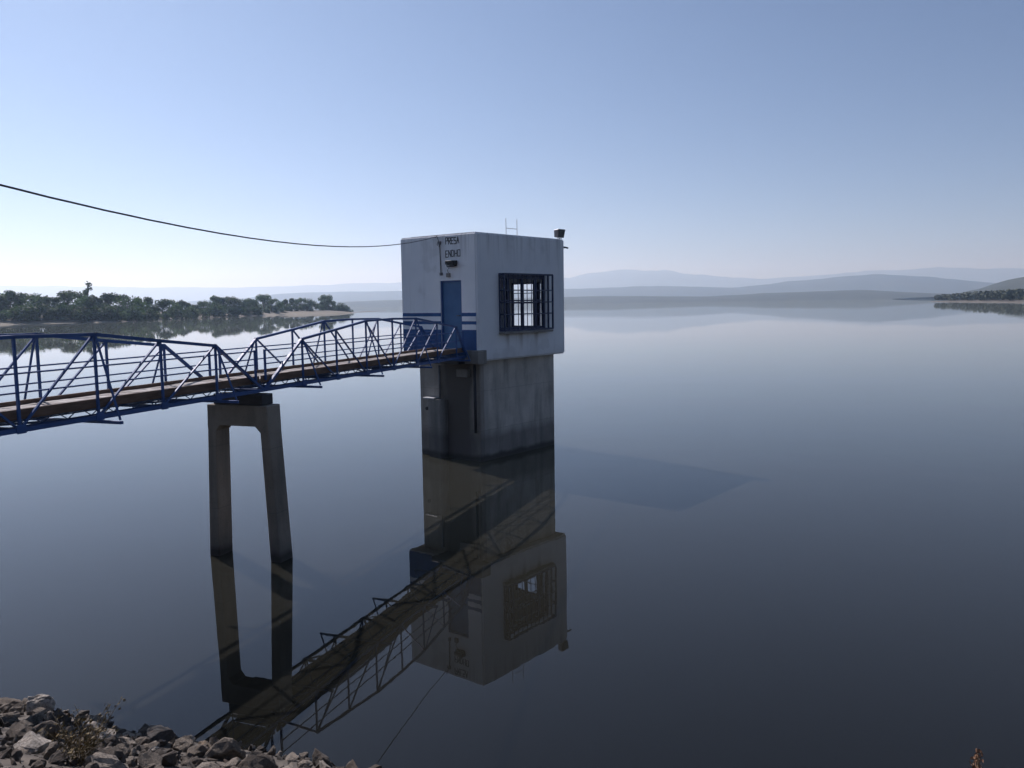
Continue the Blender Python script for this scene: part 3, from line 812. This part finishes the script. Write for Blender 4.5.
# ------------------------------------------------------------------ wood on the right headland (one far mass)
wm = MB(); r3 = random.Random(31)
for k in range(900):
    uu = r3.uniform(931, 1180)
    D0 = 828 + (531 - 828)*min(1, (uu - 930)/94) if uu < 1024 else 531 - (uu - 1024)*.35
    D = D0 + 8 + r3.random()**1.5*110
    P = at(uu, D)
    if sdist((P.x, P.y), HEAD) < 8: continue
    hh3 = r3.uniform(3.5, 7.5)*(.75 + .35*min(1, (uu - 930)/60)); w3 = hh3*r3.uniform(.45, .7)
    for q in range(26):
        dv_ = Vector((r3.gauss(0, 1), r3.gauss(0, 1), r3.gauss(0, 1))).normalized()
        c = P + Vector((dv_.x*w3, dv_.y*w3, 1.5 + hh3*.55 + dv_.z*hh3*.45)); n_ = (dv_ + Vector((r3.gauss(0, .5), r3.gauss(0, .5), r3.gauss(0, .5)))).normalized(); s_ = n_.orthogonal().normalized(); t_ = n_.cross(s_); e = r3.uniform(.6, 1.3)
        wm.bm.faces.new([wm.bm.verts.new(c + s_*e), wm.bm.verts.new(c + t_*e*.8), wm.bm.verts.new(c - s_*e), wm.bm.verts.new(c - t_*e*.7)])
tag(wm.build('woods', M['wood_mass']), 'low dark wood covering the headland at the right edge', 'wood', kind='stuff')

# ------------------------------------------------------------------ hills round the lake
def ridge(prof, D, depth, mat, seed, rough=.06, nu=260):
    us = [p[0] for p in prof]
    m = MB(); rows = []
    nv = 14
    for i in range(nu):
        uu = us[0] + (us[-1] - us[0])*i/(nu - 1)
        for (a, ya), (b, yb) in zip(prof, prof[1:]):
            if a <= uu <= b:
                t = (uu - a)/(b - a); t = t*t*(3 - 2*t)*.5 + t*.5; y = ya + (yb - ya)*t; break
        Z = (horizon_y(uu) - y)*D/F_PX + H
        d = ray(uu, horizon_y(uu)); k = d.x/d.y
        row = []
        for j in range(nv):
            q = j/(nv - 1)           # 0 front foot, .6 crest, 1 back foot
            f = math.sin(min(1, q/.6)*math.pi/2)**1.1 if q <= .6 else math.cos((q - .6)/.4*math.pi/2)
            Y = D + depth*(q - .6)
            n = noise.fractal(Vector((k*D*.0035 + seed, Y*.0035, seed)), 1.0, 2.1, 5)
            z = max(Z, .5)*f*(1 + rough*n) if q not in (0, 1) else -1.0
            row.append(m.bm.verts.new((k*D, Y, z)))
        rows.append(row)
    for a, b in zip(rows, rows[1:]):
        for j in range(nv - 1): m.bm.faces.new((a[j], b[j], b[j+1], a[j+1]))
    return tag(m.build('hills', mat, None, 0, True), kind='structure')
ridge([(-700, 296), (-300, 290), (0, 286), (230, 288), (400, 283), (520, 280), (566, 278), (590, 274), (620, 270), (660, 271), (700, 275), (730, 278), (760, 279), (830, 275), (860, 272), (900, 270), (950, 268), (1000, 269), (1024, 270), (1200, 272), (1700, 280)], 13000, 3200, M['hill'], 1.3)
ridge([(150, 305), (240, 299), (290, 294), (330, 292), (400, 291), (470, 293), (540, 291), (600, 288), (640, 286), (690, 287), (730, 288), (760, 285), (800, 281), (840, 277), (870, 275), (900, 276), (930, 279), (960, 282), (1000, 285), (1100, 286), (1500, 284)], 6200, 2000, M['hill'], 5.1)
ridge([(-100, 309), (300, 303), (400, 300), (560, 297), (640, 296), (700, 297), (740, 295), (770, 293), (820, 291.5), (860, 290.5), (890, 292), (920, 294), (960, 295), (1100, 292), (1500, 288)], 3000, 900, M['hillnear'], 9.7, .12)
ridge([(935, 297), (950, 296.5), (985, 291), (1000, 286), (1024, 277), (1080, 265), (1200, 258), (1500, 262)], 1900, 600, M['hillnear'], 14.2, .08)

# ------------------------------------------------------------------ haze
hz = MB().box((-XW - 200, -2700, -7.2), (XW + 200, 16700, 640))
hzo = hz.build('haze', None)
hm = bpy.data.materials.new('haze'); hm.use_nodes = True; nt = hm.node_tree
for n_ in list(nt.nodes):
    if n_.type == 'BSDF_PRINCIPLED': nt.nodes.remove(n_)
pv = nt.nodes.new('ShaderNodeVolumePrincipled'); pv.inputs['Color'].default_value = (.57, .77, 1, 1); pv.inputs['Absorption Color'].default_value = (1, 1, 1, 1); pv.inputs['Density'].default_value = 1.7e-4; pv.inputs['Anisotropy'].default_value = .5
nt.links.new(pv.outputs[0], nt.nodes['Material Output'].inputs['Volume'])
hzo.data.materials.append(hm); tag(hzo, 'thin morning haze over the lake', 'haze', kind='stuff')
